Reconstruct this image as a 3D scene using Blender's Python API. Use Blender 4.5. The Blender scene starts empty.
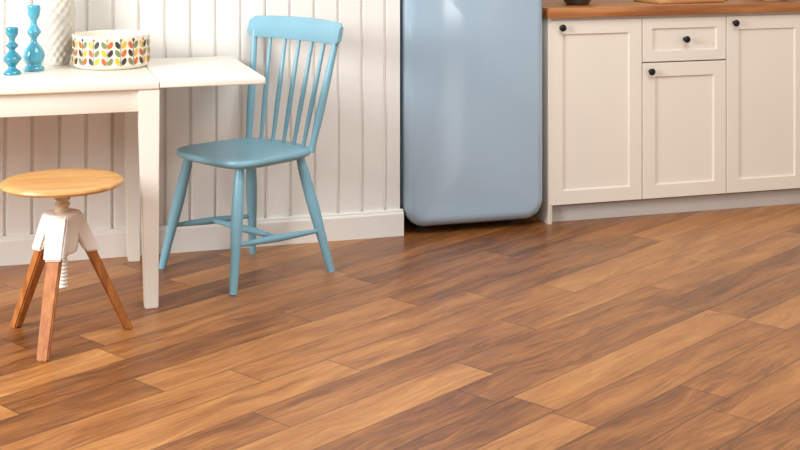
import bpy, bmesh, math, random
from mathutils import Vector, Matrix
random.seed(4)
scene = bpy.context.scene
R = math.radians

def lin(c):
    out = []
    for v in c:
        v = v/255.0
        out.append(v/12.92 if v <= 0.04045 else ((v+0.055)/1.055)**2.4)
    return (out[0], out[1], out[2], 1.0)

# ------------------------------------------------------------------ materials
def new_mat(name):
    m = bpy.data.materials.new(name); m.use_nodes = True
    nt = m.node_tree
    return m, nt, nt.nodes["Principled BSDF"]

def paint(name, rgb, rough=0.5, var=0.04, scale=6.0, bump=0.0, metallic=0.0, coat=0.0, bscale=120, spec=0.5):
    m, nt, b = new_mat(name)
    tc = nt.nodes.new("ShaderNodeTexCoord")
    n = nt.nodes.new("ShaderNodeTexNoise"); n.inputs["Scale"].default_value = scale
    n.inputs["Detail"].default_value = 4
    nt.links.new(tc.outputs["Object"], n.inputs["Vector"])
    r = nt.nodes.new("ShaderNodeValToRGB")
    c = lin(rgb)
    r.color_ramp.elements[0].position = 0.3; r.color_ramp.elements[1].position = 0.7
    r.color_ramp.elements[0].color = (c[0]*(1-var), c[1]*(1-var), c[2]*(1-var), 1)
    r.color_ramp.elements[1].color = (min(1, c[0]*(1+var)), min(1, c[1]*(1+var)), min(1, c[2]*(1+var)), 1)
    nt.links.new(n.outputs["Fac"], r.inputs["Fac"])
    nt.links.new(r.outputs["Color"], b.inputs["Base Color"])
    b.inputs["Roughness"].default_value = rough
    b.inputs["Metallic"].default_value = metallic
    b.inputs["Coat Weight"].default_value = coat
    b.inputs["Coat Roughness"].default_value = 0.08
    b.inputs["Specular IOR Level"].default_value = spec
    if bump:
        n2 = nt.nodes.new("ShaderNodeTexNoise"); n2.inputs["Scale"].default_value = bscale
        nt.links.new(tc.outputs["Object"], n2.inputs["Vector"])
        bp = nt.nodes.new("ShaderNodeBump"); bp.inputs["Strength"].default_value = bump
        bp.inputs["Distance"].default_value = 0.002
        nt.links.new(n2.outputs["Fac"], bp.inputs["Height"])
        nt.links.new(bp.outputs["Normal"], b.inputs["Normal"])
    return m

def wood(name, c0, c1, stretch=(2, 30, 30), rough=0.4):
    m, nt, b = new_mat(name)
    tc = nt.nodes.new("ShaderNodeTexCoord")
    mp = nt.nodes.new("ShaderNodeMapping"); mp.inputs["Scale"].default_value = stretch
    n = nt.nodes.new("ShaderNodeTexNoise"); n.inputs["Scale"].default_value = 1.0
    n.inputs["Detail"].default_value = 6; n.inputs["Distortion"].default_value = 0.6
    r = nt.nodes.new("ShaderNodeValToRGB")
    r.color_ramp.elements[0].position = 0.32; r.color_ramp.elements[1].position = 0.68
    r.color_ramp.elements[0].color = lin(c0); r.color_ramp.elements[1].color = lin(c1)
    nt.links.new(tc.outputs["Object"], mp.inputs["Vector"])
    nt.links.new(mp.outputs["Vector"], n.inputs["Vector"])
    nt.links.new(n.outputs["Fac"], r.inputs["Fac"])
    nt.links.new(r.outputs["Color"], b.inputs["Base Color"])
    b.inputs["Roughness"].default_value = rough
    return m

PLANK_ANG = 30.7
def floor_material():
    m, nt, b = new_mat("laminate_planks")
    N, L = nt.nodes, nt.links
    def math_(op, a, bb=None, c=None):
        n = N.new("ShaderNodeMath"); n.operation = op
        for i, v in enumerate((a, bb, c)):
            if v is None: continue
            if isinstance(v, (int, float)): n.inputs[i].default_value = v
            else: L.new(v, n.inputs[i])
        return n.outputs[0]
    tc = N.new("ShaderNodeTexCoord")
    mp = N.new("ShaderNodeMapping"); mp.inputs["Rotation"].default_value = (0, 0, R(-PLANK_ANG))
    L.new(tc.outputs["Object"], mp.inputs["Vector"])
    sx = N.new("ShaderNodeSeparateXYZ"); L.new(mp.outputs["Vector"], sx.inputs[0])
    p, q = sx.outputs[0], sx.outputs[1]
    W, LEN = 0.145, 1.05
    qr = math_("DIVIDE", math_("ADD", q, 50.03), W)
    row = math_("FLOOR", qr); qf = math_("FRACT", qr)
    wn = N.new("ShaderNodeTexWhiteNoise"); wn.noise_dimensions = "1D"; L.new(row, wn.inputs["W"])
    pr = math_("ADD", math_("DIVIDE", math_("ADD", p, 60.0), LEN), math_("MULTIPLY", wn.outputs["Value"], 7.0))
    col = math_("FLOOR", pr); pf = math_("FRACT", pr)
    cid = N.new("ShaderNodeCombineXYZ"); L.new(row, cid.inputs[0]); L.new(col, cid.inputs[1])
    wn2 = N.new("ShaderNodeTexWhiteNoise"); wn2.noise_dimensions = "3D"; L.new(cid.outputs[0], wn2.inputs["Vector"])
    rnd = wn2.outputs["Value"]
    # gentle waviness of the grain lines along the plank
    cw = N.new("ShaderNodeCombineXYZ")
    L.new(math_("ADD", math_("MULTIPLY", p, 2.8), math_("MULTIPLY", rnd, 53.0)), cw.inputs[0])
    L.new(math_("MULTIPLY", q, 6.0), cw.inputs[1])
    wvn = N.new("ShaderNodeTexNoise"); wvn.inputs["Scale"].default_value = 1.0; wvn.inputs["Detail"].default_value = 2
    L.new(cw.outputs[0], wvn.inputs["Vector"])
    qw = math_("ADD", q, math_("MULTIPLY", math_("SUBTRACT", wvn.outputs["Fac"], 0.5), 0.10))
    def grain(sp, sq, detail, dist, off, rough=0.6):
        c = N.new("ShaderNodeCombineXYZ")
        L.new(math_("ADD", math_("MULTIPLY", p, sp), math_("MULTIPLY", rnd, 37.0+off)), c.inputs[0])
        L.new(math_("MULTIPLY", qw, sq), c.inputs[1])
        L.new(math_("MULTIPLY", rnd, 91.0+off), c.inputs[2])
        n = N.new("ShaderNodeTexNoise"); n.inputs["Scale"].default_value = 1.0
        n.inputs["Detail"].default_value = detail; n.inputs["Distortion"].default_value = dist
        n.inputs["Roughness"].default_value = rough
        L.new(c.outputs[0], n.inputs["Vector"])
        return n.outputs["Fac"]
    g1 = grain(2.0, 13, 4, 0.5, 0, 0.55)    # broad dark heartwood areas
    g2 = grain(14, 260, 3, 0.1, 5)          # fibres / pores
    g3 = grain(4.0, 85, 6, 0.6, 11, 0.68)   # growth lines
    lines = math_("SUBTRACT", 1.0, math_("SMOOTH_MIN", 1.0, math_("MULTIPLY", math_("ABSOLUTE", math_("SUBTRACT", grain(1.6, 26, 3, 0.8, 23), 0.5)), 22.0), 0.1))
    tone = math_("ADD", math_("MULTIPLY", math_("SUBTRACT", rnd, 0.5), 0.40), 0.49)
    tone = math_("ADD", tone, math_("MULTIPLY", math_("SUBTRACT", g1, 0.5), 0.90))
    tone = math_("ADD", tone, math_("MULTIPLY", math_("SUBTRACT", g3, 0.5), 0.80))
    tone = math_("ADD", tone, math_("MULTIPLY", math_("SUBTRACT", g2, 0.5), 0.42))
    tone = math_("SUBTRACT", tone, math_("MULTIPLY", lines, 0.12))
    r = N.new("ShaderNodeValToRGB"); L.new(tone, r.inputs["Fac"])
    cr = r.color_ramp
    cr.elements[0].position = 0.04; cr.elements[0].color = lin((88, 50, 22))
    cr.elements[1].position = 0.96; cr.elements[1].color = lin((204, 150, 88))
    for pos, c in ((0.25, (124, 74, 35)), (0.47, (156, 99, 50)), (0.70, (180, 122, 66))):
        e = cr.elements.new(pos); e.color = lin(c)
    # seams
    eq = math_("MULTIPLY", math_("MINIMUM", qf, math_("SUBTRACT", 1.0, qf)), W)
    ep = math_("MULTIPLY", math_("MINIMUM", pf, math_("SUBTRACT", 1.0, pf)), LEN)
    e = math_("MINIMUM", eq, ep)
    seam = N.new("ShaderNodeMapRange"); L.new(e, seam.inputs["Value"])
    seam.inputs["From Min"].default_value = 0.0008; seam.inputs["From Max"].default_value = 0.0028
    seam.inputs["To Min"].default_value = 0.34; seam.inputs["To Max"].default_value = 1.0
    mix = N.new("ShaderNodeVectorMath"); mix.operation = "SCALE"
    L.new(r.outputs["Color"], mix.inputs[0]); L.new(seam.outputs[0], mix.inputs["Scale"])
    L.new(mix.outputs[0], b.inputs["Base Color"])
    rr = N.new("ShaderNodeMapRange"); L.new(g3, rr.inputs["Value"])
    rr.inputs["From Min"].default_value = 0.3; rr.inputs["From Max"].default_value = 0.7
    rr.inputs["To Min"].default_value = 0.30; rr.inputs["To Max"].default_value = 0.46
    L.new(rr.outputs[0], b.inputs["Roughness"])
    b.inputs["Specular IOR Level"].default_value = 0.5
    b.inputs["Coat Weight"].default_value = 0.12; b.inputs["Coat Roughness"].default_value = 0.24
    bp = N.new("ShaderNodeBump"); bp.inputs["Strength"].default_value = 0.25; bp.inputs["Distance"].default_value = 0.0008
    L.new(math_("ADD", seam.outputs[0], math_("MULTIPLY", g2, 0.4)), bp.inputs["Height"])
    L.new(bp.outputs["Normal"], b.inputs["Normal"])
    return m

M_floor = floor_material()
M_wall = paint("white_panel_paint", (238, 235, 230), 0.45, 0.012, 3)
M_wall2 = paint("cream_plaster", (226, 221, 212), 0.8, 0.02, 3, bump=0.1)
M_table = paint("warm_white_table_paint", (238, 232, 221), 0.4, 0.015, 5)
M_chair = paint("duck_egg_blue_paint", (128, 177, 196), 0.33, 0.05, 9, bump=0.05)
M_fridge = paint("pale_blue_enamel", (164, 188, 207), 0.10, 0.01, 2, coat=0.9)
M_rubber = paint("dark_grey_gasket", (52, 58, 64), 0.7, 0.05)
M_chrome = paint("chrome", (215, 218, 222), 0.12, 0.01, metallic=1.0)
M_cab = paint("putty_cabinet_paint", (232, 224, 212), 0.45, 0.012, 4)
M_carc = paint("cabinet_carcass", (120, 110, 100), 0.7, 0.03)
M_plinth = paint("plinth_paint", (204, 199, 194), 0.5, 0.02)
M_counter = wood("oak_worktop", (140, 82, 40), (186, 122, 66), (3, 40, 40), 0.35)
M_knob = paint("black_iron", (26, 24, 24), 0.35, 0.05, metallic=0.4)
M_seatwood = wood("pine_seat", (200, 144, 84), (224, 174, 110), (6, 45, 30), 0.35)
M_legwood = wood("beech_leg", (158, 92, 44), (192, 124, 66), (60, 60, 6), 0.4)
M_spindle = wood("pale_turned_wood", (190, 160, 122), (224, 200, 164), (20, 20, 60), 0.5)
M_iron = paint("cream_cast_iron", (236, 230, 220), 0.4, 0.03, 12, bump=0.08)
M_teal = paint("teal_glass_glaze", (44, 138, 162), 0.12, 0.08, 14, coat=0.8)
M_teal2 = paint("turquoise_glaze", (78, 166, 190), 0.15, 0.08, 14, coat=0.8)
M_ceram = paint("white_ceramic", (206, 199, 188), 0.4, 0.03, 8, coat=0.2)
M_bowl = paint("cream_enamel", (238, 230, 212), 0.3, 0.02, 8, coat=0.4)
M_lblk = paint("leaf_black", (58, 52, 50), 0.4, 0.03)
M_lor = paint("leaf_orange", (204, 100, 44), 0.4, 0.03)
M_lye = paint("leaf_yellow", (226, 176, 54), 0.4, 0.03)
M_lgr = paint("leaf_olive", (124, 130, 84), 0.4, 0.03)
M_dark = paint("charcoal_glaze", (58, 52, 50), 0.3, 0.05, coat=0.5)
M_green = paint("green_apple_skin", (120, 150, 50), 0.35, 0.2, 14)
M_orange = paint("orange_peel", (222, 120, 36), 0.45, 0.08, 14, bump=0.3)
M_board = wood("beech_board", (176, 120, 70), (208, 156, 100), (5, 50, 50), 0.5)

# ------------------------------------------------------------------ builders
def empty(name, loc=(0, 0, 0), rz=0.0):
    e = bpy.data.objects.new(name, None); e.empty_display_size = 0.1
    e.location = loc; e.rotation_euler = (0, 0, rz)
    scene.collection.objects.link(e); return e

def obj(name, bm, mat, parent=None, smooth=True, angle=35):
    bmesh.ops.recalc_face_normals(bm, faces=bm.faces[:])
    me = bpy.data.meshes.new(name); bm.to_mesh(me); bm.free()
    mats = mat if isinstance(mat, (list, tuple)) else [mat]
    for mm in mats: me.materials.append(mm)
    if smooth:
        me.polygons.foreach_set("use_smooth", [True]*len(me.polygons))
        try: me.set_sharp_from_angle(angle=R(angle))
        except Exception: pass
    o = bpy.data.objects.new(name, me); scene.collection.objects.link(o)
    if parent: o.parent = parent
    return o

def bm_box(bm, x0, x1, y0, y1, z0, z1, bevel=0.0, seg=2):
    r = bmesh.ops.create_cube(bm, size=1.0)
    vs = r["verts"]
    for v in vs:
        v.co = Vector(((x0+x1)/2 + v.co.x*(x1-x0), (y0+y1)/2 + v.co.y*(y1-y0), (z0+z1)/2 + v.co.z*(z1-z0)))
    if bevel > 0:
        es = list({e for v in vs for e in v.link_edges})
        bmesh.ops.bevel(bm, geom=es, offset=bevel, segments=seg, affect="EDGES", profile=0.5)

def box(name, x0, x1, y0, y1, z0, z1, mat, parent=None, bevel=0.003, seg=2):
    bm = bmesh.new(); bm_box(bm, x0, x1, y0, y1, z0, z1, bevel, seg)
    return obj(name, bm, mat, parent)

def bm_lathe(bm, prof, seg=40, mtx=None, fn=None):
    rings = []
    for (r, z) in prof:
        ring = []
        for i in range(seg):
            a = 2*math.pi*i/seg
            rr = r if fn is None else fn(r, z, a)
            co = Vector((rr*math.cos(a), rr*math.sin(a), z))
            if mtx: co = mtx @ co
            ring.append(bm.verts.new(co))
        rings.append(ring)
    for a, b in zip(rings[:-1], rings[1:]):
        for i in range(seg):
            j = (i+1) % seg
            bm.faces.new((a[i], a[j], b[j], b[i]))
    bm.faces.new(rings[0][::-1]); bm.faces.new(rings[-1])

def lathe(name, prof, mat, parent=None, seg=40, mtx=None, fn=None, angle=40):
    bm = bmesh.new(); bm_lathe(bm, prof, seg, mtx, fn)
    return obj(name, bm, mat, parent, angle=angle)

def axis_mtx(p0, p1):
    p0, p1 = Vector(p0), Vector(p1)
    return Matrix.Translation(p0) @ (p1-p0).to_track_quat("Z", "Y").to_matrix().to_4x4(), (p1-p0).length

def rod(name, p0, p1, radii, mat, parent, seg=20):
    """turned rod; radii = list of (t, r)"""
    m, ln = axis_mtx(p0, p1)
    prof = []
    n = 24
    for k in range(n+1):
        t = k/n
        for (a, b) in zip(radii[:-1], radii[1:]):
            if a[0] <= t <= b[0] + 1e-9:
                s = (t-a[0])/(b[0]-a[0]); s = s*s*(3-2*s)
                prof.append((a[1]+(b[1]-a[1])*s, t*ln)); break
    return lathe(name, prof, mat, parent, seg, m)

def spline_prof(pts, n=8):
    """Catmull-Rom through (r,z) points"""
    out = []
    P = [pts[0]] + list(pts) + [pts[-1]]
    for i in range(1, len(P)-2):
        for k in range(n):
            t = k/n
            r = []
            for d in (0, 1):
                p0, p1, p2, p3 = P[i-1][d], P[i][d], P[i+1][d], P[i+2][d]
                r.append(0.5*((2*p1)+(-p0+p2)*t+(2*p0-5*p1+4*p2-p3)*t*t+(-p0+3*p1-3*p2+p3)*t**3))
            out.append((max(0.0005, r[0]), r[1]))
    out.append(pts[-1])
    return out

def taper(name, c0, s0, z0, c1, s1, z1, mat, parent, bevel=0.003, ang=0.0):
    """tapered block with horizontal ends; ang rotates cross-section"""
    bm = bmesh.new(); vs = []
    for (c, s, z) in ((c0, s0, z0), (c1, s1, z1)):
        ring = []
        for (a, b) in ((-1, -1), (1, -1), (1, 1), (-1, 1)):
            x, y = a*s[0]/2, b*s[1]/2
            ring.append(bm.verts.new((c[0]+x*math.cos(ang)-y*math.sin(ang), c[1]+x*math.sin(ang)+y*math.cos(ang), z)))
        vs.append(ring)
    for i in range(4):
        j = (i+1) % 4
        bm.faces.new((vs[0][i], vs[0][j], vs[1][j], vs[1][i]))
    bm.faces.new(vs[0][::-1]); bm.faces.new(vs[1])
    if bevel: bmesh.ops.bevel(bm, geom=bm.edges[:], offset=bevel, segments=2, affect="EDGES")
    return obj(name, bm, mat, parent)

# ------------------------------------------------------------------ room shell
bm = bmesh.new(); bm_box(bm, -2.6, 4.6, -2.2, 5.95, -0.06, 0.0)
obj("floor", bm, M_floor, smooth=False)

WALL_END = 1.535
# panelled wall (tongue and groove boards)
bm = bmesh.new()
vf = 5.085; pitch = 0.098; g = 0.0085; d = 0.013
pts = []
x = WALL_END - 0.062
grooves = []
while x > -2.5: grooves.append(x); x -= pitch
for gx in sorted(grooves):
    pts += [(gx-g, vf), (gx-g*0.55, vf+d*0.5), (gx-g*0.35, vf+d), (gx+g*0.35, vf+d), (gx+g*0.55, vf+d*0.5), (gx+g, vf)]
pts = [(-2.6, vf)] + pts + [(WALL_END, vf), (WALL_END, 5.80), (-2.6, 5.80)]
lo = [bm.verts.new((a, b, 0)) for a, b in pts]; hi = [bm.verts.new((a, b, 2.6)) for a, b in pts]
for i in range(len(pts)):
    j = (i+1) % len(pts); bm.faces.new((lo[i], lo[j], hi[j], hi[i]))
bm.faces.new(lo[::-1]); bm.faces.new(hi)
obj("wall_back", bm, M_wall, smooth=False)
box("wall_alcove", WALL_END, 4.6, 5.80, 5.95, 0, 2.6, M_wall2, bevel=0)
box("wall_right", 4.25, 4.4, -2.2, 5.80, 0, 2.6, M_wall2, bevel=0)

# baseboard with moulded top, wrapping the wall end
bm = bmesh.new()
prof = [(5.0855, 0), (5.063, 0), (5.063, 0.088), (5.066, 0.094), (5.070, 0.096), (5.070, 0.101), (5.074, 0.105), (5.0855, 0.105)]
A = [bm.verts.new((-2.6, y, z)) for y, z in prof]; B = [bm.verts.new((WALL_END+0.010, y, z)) for y, z in prof]
for i in range(len(prof)):
    j = (i+1) % len(prof); bm.faces.new((A[i], A[j], B[j], B[i]))
bm.faces.new(A[::-1]); bm.faces.new(B)
obj("baseboard_back", bm, M_wall, smooth=False)

# ------------------------------------------------------------------ refrigerator
fr = empty("refrigerator", (1.851, 5.035, 0))
def rounded_slab(name, w, y0, y1, z0, z1, rc, edge, mat, bow=0.0):
    """slab in XZ with rounded corners rc, front (y0) edges rounded by edge, front face bowed"""
    bm = bmesh.new()
    def outline(inset):
        P = []; hw = w/2 - inset; a0 = z0+inset; a1 = z1-inset; r = max(rc-inset, 0.004); n = 14
        for (cx, cz, s) in ((hw-r, a1-r, 0), (-hw+r, a1-r, 90), (-hw+r, a0+r, 180), (hw-r, a0+r, 270)):
            for k in range(n+1):
                a = R(s + 90*k/n); P.append((cx+r*math.cos(a), cz+r*math.sin(a)))
        return P
    rings = []
    steps = [(y1, 0.0)]
    for k in range(0, 13):
        a = R(90*k/12); steps.append((y0+edge-edge*math.sin(a), edge*(1-math.cos(a))))
    for k in range(1, 12): steps.append((None, edge + (w/2-edge-0.006)*k/11))
    for (yy, ins) in steps:
        ring = []
        for (px, pz) in outline(ins):
            t = min(1.0, abs(px)/(w/2-edge))
            f = bow*(1-t*t)
            if yy is None: y = y0 - f
            else: y = yy - f*max(0.0, min(1.0, (y1-yy)/(y1-y0)))
            ring.append(bm.verts.new((px, y, pz)))
        rings.append(ring)
    for a, b in zip(rings[:-1], rings[1:]):
        n = len(a)
        for i in range(n):
            j = (i+1) % n; bm.faces.new((a[i], a[j], b[j], b[i]))
    bm.faces.new(rings[0]); bm.faces.new(rings[-1][::-1])
    return obj(name, bm, mat, fr, angle=60)
rounded_slab("body", 0.596, 0.075, 0.70, 0.035, 1.50, 0.085, 0.012, M_fridge)
rounded_slab("gasket", 0.580, 0.060, 0.085, 0.045, 1.49, 0.08, 0.004, M_rubber)
rounded_slab("main_door", 0.603, 0.0, 0.066, 0.030, 1.12, 0.085, 0.045, M_fridge, 0.016)
rounded_slab("freezer_door", 0.603, 0.0, 0.066, 1.13, 1.505, 0.085, 0.045, M_fridge, 0.016)
for i, (sx, sy) in enumerate(((-0.20, 0.13), (0.20, 0.13), (-0.20, 0.6), (0.20, 0.6))):
    lathe("foot_%d" % (i+1), [(0.022, 0), (0.024, 0.01), (0.018, 0.02), (0.018, 0.045)], M_rubber, fr, 20, Matrix.Translation((sx, sy, 0)))
for nm, zc in (("handle_lower", 1.02), ("handle_upper", 1.22)):
    bm = bmesh.new(); bm_box(bm, 0.08, 0.23, -0.055, -0.032, zc-0.014, zc+0.014, 0.009, 3)
    bm_box(bm, 0.195, 0.22, -0.04, 0.006, zc-0.012, zc+0.012, 0.004)
    bm_box(bm, 0.095, 0.115, -0.04, 0.006, zc-0.010, zc+0.010, 0.004)
    obj(nm, bm, M_chrome, fr)

# ------------------------------------------------------------------ kitchen base cabinets
kc = empty("kitchen_base_cabinet", (0, 0, 0))
C0, C1 = 2.180, 4.24
box("carcass", C0, C1, 5.088, 5.79, 0.07, 0.864, M_carc, kc, 0)
box("end_panel", C0-0.004, C0+0.016, 5.068, 5.79, 0.0, 0.864, M_cab, kc, 0.002)
box("top_rail", C0+0.016, C1, 5.080, 5.10, 0.850, 0.8645, M_cab, kc, 0)
box("plinth", C0+0.016, C1, 5.105, 5.125, 0.0, 0.078, M_plinth, kc, 0.001)
def shaker(name, x0, x1, z0, z1, fw=0.058, rec=0.009):
    bm = bmesh.new(); yb, yf = 5.087, 5.066
    def ring(ins, y):
        return [bm.verts.new(c) for c in ((x0+ins, y, z0+ins), (x1-ins, y, z0+ins), (x1-ins, y, z1-ins), (x0+ins, y, z1-ins))]
    rs = [ring(0, yb), ring(0, yf+0.002), ring(0.002, yf), ring(fw, yf), ring(fw+0.001, yf+0.002), ring(fw+0.004, yf+rec)]
    for a, b in zip(rs[:-1], rs[1:]):
        for i in range(4):
            j = (i+1) % 4; bm.faces.new((a[i], a[j], b[j], b[i]))
    bm.faces.new(rs[0]); bm.faces.new(rs[-1])
    return obj(name, bm, M_cab, kc, smooth=False)
def knob(name, x, z):
    m = Matrix.Translation((x, 5.0665, z)) @ Matrix.Rotation(R(90), 4, "X")
    lathe(name, spline_prof([(0.009, -0.001), (0.006, 0.006), (0.006, 0.012), (0.014, 0.018), (0.0145, 0.024), (0.009, 0.029), (0.001, 0.030)], 5), M_knob, kc, 24, m)
gap = 0.0018
e = [2.180, 2.612, 3.018, 3.424, 3.83, 4.236]
shaker("door_tall_1", e[0]+0.004, e[1]-gap, 0.078, 0.852)
shaker("drawer_front_1", e[1]+gap, e[2]-gap, 0.664, 0.852, fw=0.045)
shaker("door_short_1", e[1]+gap, e[2]-gap, 0.078, 0.659)
shaker("door_tall_2", e[2]+gap, e[3]-gap, 0.078, 0.852)
shaker("drawer_front_2", e[3]+gap, e[4]-gap, 0.664, 0.852, fw=0.045)
shaker("door_short_2", e[3]+gap, e[4]-gap, 0.078, 0.659)
shaker("door_tall_3", e[4]+gap, e[5]-gap, 0.078, 0.852)
knob("knob_1", 2.235, 0.822); knob("knob_2", 2.815, 0.758); knob("knob_3", 2.648, 0.624)
knob("knob_4", 3.055, 0.822); knob("knob_5", 3.62, 0.758); knob("knob_6", 3.455, 0.624); knob("knob_7", 3.87, 0.822)
box("worktop", C0-0.012, C1+0.005, 5.040, 5.795, 0.8645, 0.906, M_counter, kc, 0.003)

# items on the worktop
T = 0.9065
bw = empty("dark_bowl", (2.37, 5.20, T))
lathe("bowl_shell", spline_prof([(0.045, 0), (0.05, 0.004), (0.066, 0.03), (0.074, 0.065), (0.070, 0.066), (0.06, 0.032), (0.02, 0.012), (0.002, 0.011)], 6), M_dark, bw)
cb = empty("chopping_board", (2.88, 5.24, T), R(4))
bm = bmesh.new(); bm_box(bm, -0.17, 0.17, -0.11, 0.11, 0, 0.018, 0.006); bm_box(bm, 0.165, 0.25, -0.02, 0.02, 0, 0.018, 0.006)
obj("board", bm, M_board, cb)
fb = empty("fruit_bowl", (3.34, 5.20, T))
lathe("bowl_shell", spline_prof([(0.05, 0), (0.055, 0.004), (0.10, 0.03), (0.14, 0.06), (0.136, 0.062), (0.09, 0.036), (0.03, 0.014), (0.002, 0.013)], 6), M_bowl, fb, 48)
for i, (a, rr, zz, mt) in enumerate(((0, 0.06, 0.06, M_orange), (72, 0.06, 0.06, M_green), (144, 0.06, 0.06, M_orange), (216, 0.06, 0.06, M_green), (288, 0.06, 0.06, M_orange), (30, 0.005, 0.10, M_green))):
    bm = bmesh.new(); bmesh.ops.create_uvsphere(bm, u_segments=24, v_segments=16, radius=0.033)
    for v in bm.verts:
        q_ = math.hypot(v.co.x, v.co.y); v.co.z -= 0.012*math.exp(-(q_/0.012)**2)*(1 if v.co.z > 0 else -1)
        v.co += Vector((rr*math.cos(R(a)), rr*math.sin(R(a)), zz))
    obj("fruit_%d" % (i+1), bm, mt, fb, angle=80)

# ------------------------------------------------------------------ dining table
tb = empty("dining_table", (0, 0, 0))
TX0, TX1, TY0, TY1 = -1.05, 0.846, 4.372, 5.055
SEAM = 0.492
box("top_main", TX0, SEAM-0.001, TY0, TY1, 0.724, 0.750, M_table, tb, 0.004, 3)
box("leaf", SEAM+0.001, TX1, TY0, TY1, 0.727, 0.750, M_table, tb, 0.004, 3)
box("apron_front", TX0+0.06, 0.45, 4.392, 4.414, 0.650, 0.7245, M_table, tb, 0.002)
box("apron_back", TX0+0.06, 0.45, 4.995, 5.017, 0.650, 0.7245, M_table, tb, 0.002)
box("apron_right", 0.460, 0.482, 4.42, 4.985, 0.650, 0.7245, M_table, tb, 0.002)
box("apron_left", TX0+0.04, TX0+0.062, 4.42, 4.985, 0.650, 0.7245, M_table, tb, 0.002)
box("leaf_slide_1", 0.20, 0.78, 4.60, 4.63, 0.704, 0.7275, M_table, tb, 0.002)
box("leaf_slide_2", 0.20, 0.78, 4.82, 4.85, 0.704, 0.7275, M_table, tb, 0.002)
for i, (lx, ly) in enumerate(((0.458, 4.408), (0.458, 4.995), (TX0+0.06, 4.408), (TX0+0.06, 4.995))):
    s = 1 if lx > 0 else -1; t = -1 if ly < 4.7 else 1
    taper("leg_%d" % (i+1), (lx+0.008*s, ly+(0.004*t if t > 0 else -0.010)), (0.044, 0.044), 0.0, (lx, ly), (0.070, 0.062), 0.7242, M_table, tb, 0.003)

# ------------------------------------------------------------------ things on the table
TT = 0.7505
c1 = empty("candlestick", (0.026, 4.70, TT))
lathe("turned_body", spline_prof([(0.028, 0), (0.030, 0.004), (0.026, 0.012), (0.013, 0.022), (0.016, 0.032), (0.030, 0.050), (0.031, 0.058), (0.018, 0.074), (0.010, 0.084), (0.020, 0.096), (0.021, 0.102), (0.011, 0.112), (0.011, 0.122), (0.020, 0.138), (0.021, 0.158), (0.017, 0.161), (0.012, 0.150), (0.002, 0.146)], 6), M_teal, c1, 40)
c2 = empty("candlestick", (0.100, 4.79, TT))
lathe("turned_body", spline_prof([(0.034, 0), (0.037, 0.005), (0.034, 0.014), (0.026, 0.022), (0.034, 0.036), (0.038, 0.054), (0.030, 0.078), (0.014, 0.098), (0.011, 0.112), (0.018, 0.124), (0.025, 0.136), (0.018, 0.150), (0.011, 0.162), (0.012, 0.178), (0.021, 0.196), (0.023, 0.226), (0.019, 0.229), (0.013, 0.215), (0.002, 0.210)], 6), M_teal2, c2, 40)

wv = empty("white_vase", (0.186, 4.965, TT))
vp = spline_prof([(0.040, 0), (0.044, 0.004), (0.050, 0.04), (0.060, 0.10), (0.065, 0.17), (0.062, 0.23), (0.050, 0.28), (0.040, 0.31), (0.043, 0.33), (0.039, 0.331), (0.036, 0.31), (0.045, 0.27), (0.04, 0.1), (0.002, 0.08)], 14)
def dimple(r, z, a):
    if r > 0.043 and 0.01 < z < 0.30:
        k = math.cos(a*13)*math.cos(z*2*math.pi/0.040)
        return r + 0.0026*k
    return r
lathe("vase_body", vp, M_ceram, wv, 208, None, dimple, 70)

pb = empty("patterned_bowl", (0.370, 4.842, TT))
BR = 0.137
prof = [(BR-0.016, 0), (BR-0.008, 0.003), (BR-0.001, 0.012), (BR, 0.02), (BR, 0.112), (BR+0.002, 0.116), (BR+0.001, 0.119), (BR-0.004, 0.119), (BR-0.006, 0.114), (BR-0.006, 0.02), (BR-0.02, 0.008), (0.002, 0.007)]
lathe("bowl_shell", prof, M_bowl, pb, 96, None, None, 50)
def leaf_patch(bm, a0, dx, zc, hw, hh, off, tilt, mi):
    n = 10; pts2 = []
    for k in range(n+1):
        y = -1 + 2*k/n; pts2.append((hw*(1-y*y)**0.8, hh*y))
    for k in range(n-1, 0, -1):
        y = -1 + 2*k/n; pts2.append((-hw*(1-y*y)**0.8, hh*y))
    def put(x, y):
        x, y = dx + x*math.cos(tilt)-y*math.sin(tilt), x*math.sin(tilt)+y*math.cos(tilt)
        a = a0 + x/BR
        return bm.verts.new(((BR+off)*math.cos(a), (BR+off)*math.sin(a), zc+y))
    pts = [put(x, y) for x, y in pts2]; cv = put(0, 0)
    for k in range(len(pts)):
        f = bm.faces.new((cv, pts[k], pts[(k+1) % len(pts)])); f.material_index = mi
bm = bmesh.new()
NC = 18
for k in range(NC):
    a = 2*math.pi*k/NC
    v = [bm.verts.new(((BR+0.0006)*math.cos(a+s/BR), (BR+0.0006)*math.sin(a+s/BR), z)) for s, z in ((-0.0011, 0.014), (0.0011, 0.014), (0.0011, 0.104), (-0.0011, 0.104))]
    f = bm.faces.new(v); f.material_index = 0
    for rrow in range(3):
        zc = 0.030 + rrow*0.029
        for sd in (-1, 1):
            mi = (k + rrow + (2 if sd > 0 else 0)) % 4
            leaf_patch(bm, a, sd*0.0115, zc, 0.0080, 0.0150, 0.0010, -sd*0.45, mi)
    leaf_patch(bm, a, 0, 0.105, 0.005, 0.006, 0.0012, 0, (k+1) % 4)
obj("leaf_pattern", bm, [M_lblk, M_lor, M_lye, M_lgr], pb, smooth=False)

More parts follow.
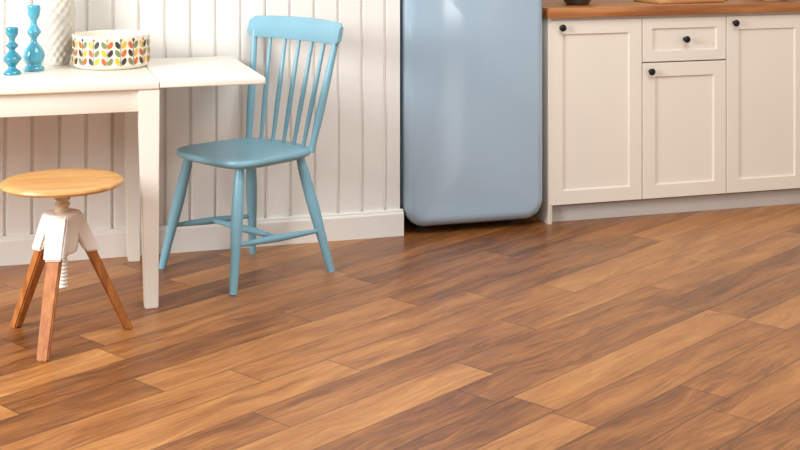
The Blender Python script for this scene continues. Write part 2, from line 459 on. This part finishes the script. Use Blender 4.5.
# ------------------------------------------------------------------ wooden stool
st = empty("wooden_stool", (0.1715, 4.160, 0))
SR = 0.185
lathe("seat", [(0.002, 0.460), (0.10, 0.460), (0.150, 0.463), (SR-0.012, 0.4675), (SR-0.003, 0.472), (SR, 0.477), (SR-0.002, 0.4825), (SR-0.009, 0.4865), (0.150, 0.4875), (0.06, 0.4855), (0.002, 0.485)], M_seatwood, st, 72, None, None, 30)
lathe("seat_boss", [(0.045, 0.452), (0.05, 0.461)], M_spindle, st, 32)
thr = []
z = 0.385
while z < 0.452:
    thr += [(0.017, z), (0.024, z+0.006), (0.024, z+0.010), (0.017, z+0.016)]; z += 0.018
lathe("spindle_upper", thr, M_spindle, st, 28, angle=60)
lathe("hub", spline_prof([(0.034, 0.262), (0.044, 0.268), (0.050, 0.30), (0.054, 0.35), (0.056, 0.378), (0.053, 0.387), (0.030, 0.389)], 5), M_iron, st, 36)
thr = [(0.003, 0.150), (0.010, 0.152)]
z = 0.154
while z < 0.262:
    thr += [(0.012, z), (0.0165, z+0.004), (0.0165, z+0.006), (0.012, z+0.010)]; z += 0.0115
lathe("spindle_lower", thr, M_iron, st, 24, angle=60)
for i, dg in enumerate((9.0, 132.0, 252.0)):
    a = R(dg); ca, sa = math.cos(a), math.sin(a)
    taper("leg_%d" % (i+1), (0.204*ca, 0.204*sa), (0.028, 0.034), 0.0, (0.062*ca, 0.062*sa), (0.032, 0.046), 0.315, M_legwood, st, 0.004, a)
    taper("bracket_%d" % (i+1), (0.088*ca, 0.088*sa), (0.046, 0.058), 0.262, (0.034*ca, 0.034*sa), (0.046, 0.064), 0.384, M_iron, st, 0.006, a)

# ------------------------------------------------------------------ blue spindle-back chair
ch = empty("spindle_back_chair", (0.840, 4.730, 0), R(118.5))
bm = bmesh.new()
def seat_outline(n=64):
    P = []
    for k in range(n):
        t = 2*math.pi*k/n
        cx = abs(math.cos(t))**0.5*(1 if math.cos(t) >= 0 else -1)
        sy = abs(math.sin(t))**0.5*(1 if math.sin(t) >= 0 else -1)
        y = 0.200*sy
        w = 0.208 + 0.012*(sy)
        P.append((w*cx, y + 0.012*(1-cx*cx)*(1 if sy > 0 else -1)))
    return P
ol = seat_outline()
def ring(s, z, dish=0.0):
    return [bm.verts.new((x*s, y*s, z - dish)) for x, y in ol]
rs = [ring(0.05, 0.414), ring(0.86, 0.414), ring(0.97, 0.424), ring(1.0, 0.432), ring(1.0, 0.440), ring(0.985, 0.446), ring(0.93, 0.4475), ring(0.78, 0.444), ring(0.5, 0.4395), ring(0.25, 0.438), ring(0.05, 0.438)]
for a, b in zip(rs[:-1], rs[1:]):
    for i in range(len(a)):
        j = (i+1) % len(a); bm.faces.new((a[i], a[j], b[j], b[i]))
bm.faces.new(rs[0][::-1]); bm.faces.new(rs[-1])
obj("seat", bm, M_chair, ch, angle=50)
legr = [(0.0, 0.0135), (0.15, 0.0155), (0.62, 0.0215), (0.85, 0.0195), (1.0, 0.015)]
feet = {"leg_front_right": ((0.252, 0.188), (0.160, 0.130)), "leg_front_left": ((-0.200, 0.212), (-0.145, 0.140)),
        "leg_back_right": ((0.178, -0.178), (0.130, -0.130)), "leg_back_left": ((-0.222, -0.220), (-0.145, -0.135))}
for nm, (f, t) in feet.items():
    rod(nm, (f[0], f[1], 0.0), (t[0], t[1], 0.422), legr, M_chair, ch)
def at(nm, z):
    f, t = feet[nm]; s = z/0.422
    return Vector((f[0]+(t[0]-f[0])*s, f[1]+(t[1]-f[1])*s, z))
sr = [(0, 0.008), (0.5, 0.0135), (1, 0.008)]
for sd in ("right", "left"):
    rod("stretcher_%s" % sd, at("leg_front_"+sd, 0.160), at("leg_back_"+sd, 0.150), sr, M_chair, ch, 16)
pL = (at("leg_front_left", 0.155)+at("leg_back_left", 0.155))/2; pR = (at("leg_front_right", 0.155)+at("leg_back_right", 0.155))/2
rod("stretcher_cross", pL, pR, sr, M_chair, ch, 16)
HT = 0.235
def back_base(s): return Vector((0.180*s, -0.160-0.020*(1-s*s), 0.436))
def back_top(s, z=0.85):
    return Vector((HT*s, -0.235-0.030*(1-s*s), z))
for nm, s in (("post_right", 1), ("post_left", -1)):
    rod(nm, back_base(s), back_top(s), [(0, 0.0115), (0.35, 0.015), (1, 0.0115)], M_chair, ch)
for i in range(5):
    s = (-1 + 2*(i+1)/6)
    rod("spindle_%d" % (i+1), back_base(s), back_top(s), [(0, 0.007), (0.4, 0.0095), (1, 0.0065)], M_chair, ch, 14)
bm = bmesh.new(); secs = []
n = 28
for k in range(n+1):
    s = -1 + 2*k/n
    x = (HT+0.024)*s; ss = x/HT
    yb = -0.235-0.030*(1-ss*ss)
    endr = max(0, (abs(s)-0.92)/0.08); cut = 0.012*(1-math.sqrt(max(0, 1-endr**2)))
    zb = 0.824+cut; zt = 0.902+0.007*(1-s*s)-cut
    sec = []
    hgt = zt-zb; th = 0.0105
    for (u, w) in ((-1, 0.08), (-0.6, 0), (0.6, 0), (1, 0.08), (1, 0.92), (0.6, 1), (-0.6, 1), (-1, 0.92)):
        z = zb+hgt*w
        sec.append(bm.verts.new((x, yb + u*th - 0.24*(z-0.85), z)))
    secs.append(sec)
for a, b in zip(secs[:-1], secs[1:]):
    for i in range(8):
        j = (i+1) % 8; bm.faces.new((a[i], a[j], b[j], b[i]))
bm.faces.new(secs[0][::-1]); bm.faces.new(secs[-1])
obj("top_rail", bm, M_chair, ch, angle=50)

# ------------------------------------------------------------------ lights
def area(name, loc, target, sx, sy, power, col=(1, 1, 1)):
    l = bpy.data.lights.new(name, "AREA"); l.shape = "RECTANGLE"; l.size = sx; l.size_y = sy
    l.energy = power; l.color = col
    o = bpy.data.objects.new(name, l); scene.collection.objects.link(o)
    o.location = loc
    o.rotation_euler = (Vector(target)-Vector(loc)).to_track_quat("-Z", "Y").to_euler()
    return o
area("window_light", (-2.3, 2.9, 1.8), (1.2, 4.6, 0.2), 1.4, 1.3, 150, (1.0, 0.99, 0.97))
area("overhead_fill", (1.7, 2.9, 3.0), (1.7, 4.5, 0.3), 2.0, 1.4, 56, (1.0, 0.98, 0.95))  # added soft fill from above, stands for no known ceiling lamp
area("fridge_highlight_lamp", (3.3, -1.7, 1.3), (2.2, 5.0, 0.9), 0.7, 2.0, 22, (1.0, 0.99, 0.97))  # added tall lamp, no doorway there: gives the fridge a soft upright highlight
w = bpy.data.worlds.new("soft_daylight"); scene.world = w; w.use_nodes = True
nt = w.node_tree; bg = nt.nodes["Background"]
tc = nt.nodes.new("ShaderNodeTexCoord"); sp = nt.nodes.new("ShaderNodeSeparateXYZ")
rp = nt.nodes.new("ShaderNodeValToRGB")
nt.links.new(tc.outputs["Generated"], sp.inputs[0]); nt.links.new(sp.outputs[2], rp.inputs["Fac"])
rp.color_ramp.elements[0].position = 0.0; rp.color_ramp.elements[0].color = (0.60, 0.59, 0.57, 1)
rp.color_ramp.elements[1].position = 0.8; rp.color_ramp.elements[1].color = (1.0, 0.995, 0.98, 1)
nt.links.new(rp.outputs["Color"], bg.inputs["Color"]); bg.inputs["Strength"].default_value = 0.54

# ------------------------------------------------------------------ camera
cam = bpy.data.cameras.new("camera"); co = bpy.data.objects.new("camera", cam)
scene.collection.objects.link(co)
co.location = (0, 0, 1.316); co.rotation_euler = (R(90), 0, R(-16.8))
cam.sensor_width = 36; cam.lens = 59.0; cam.shift_y = -0.394; cam.clip_end = 50
scene.camera = co
scene.view_settings.view_transform = "Standard"
scene.view_settings.look = "None"
scene.view_settings.exposure = 0.0
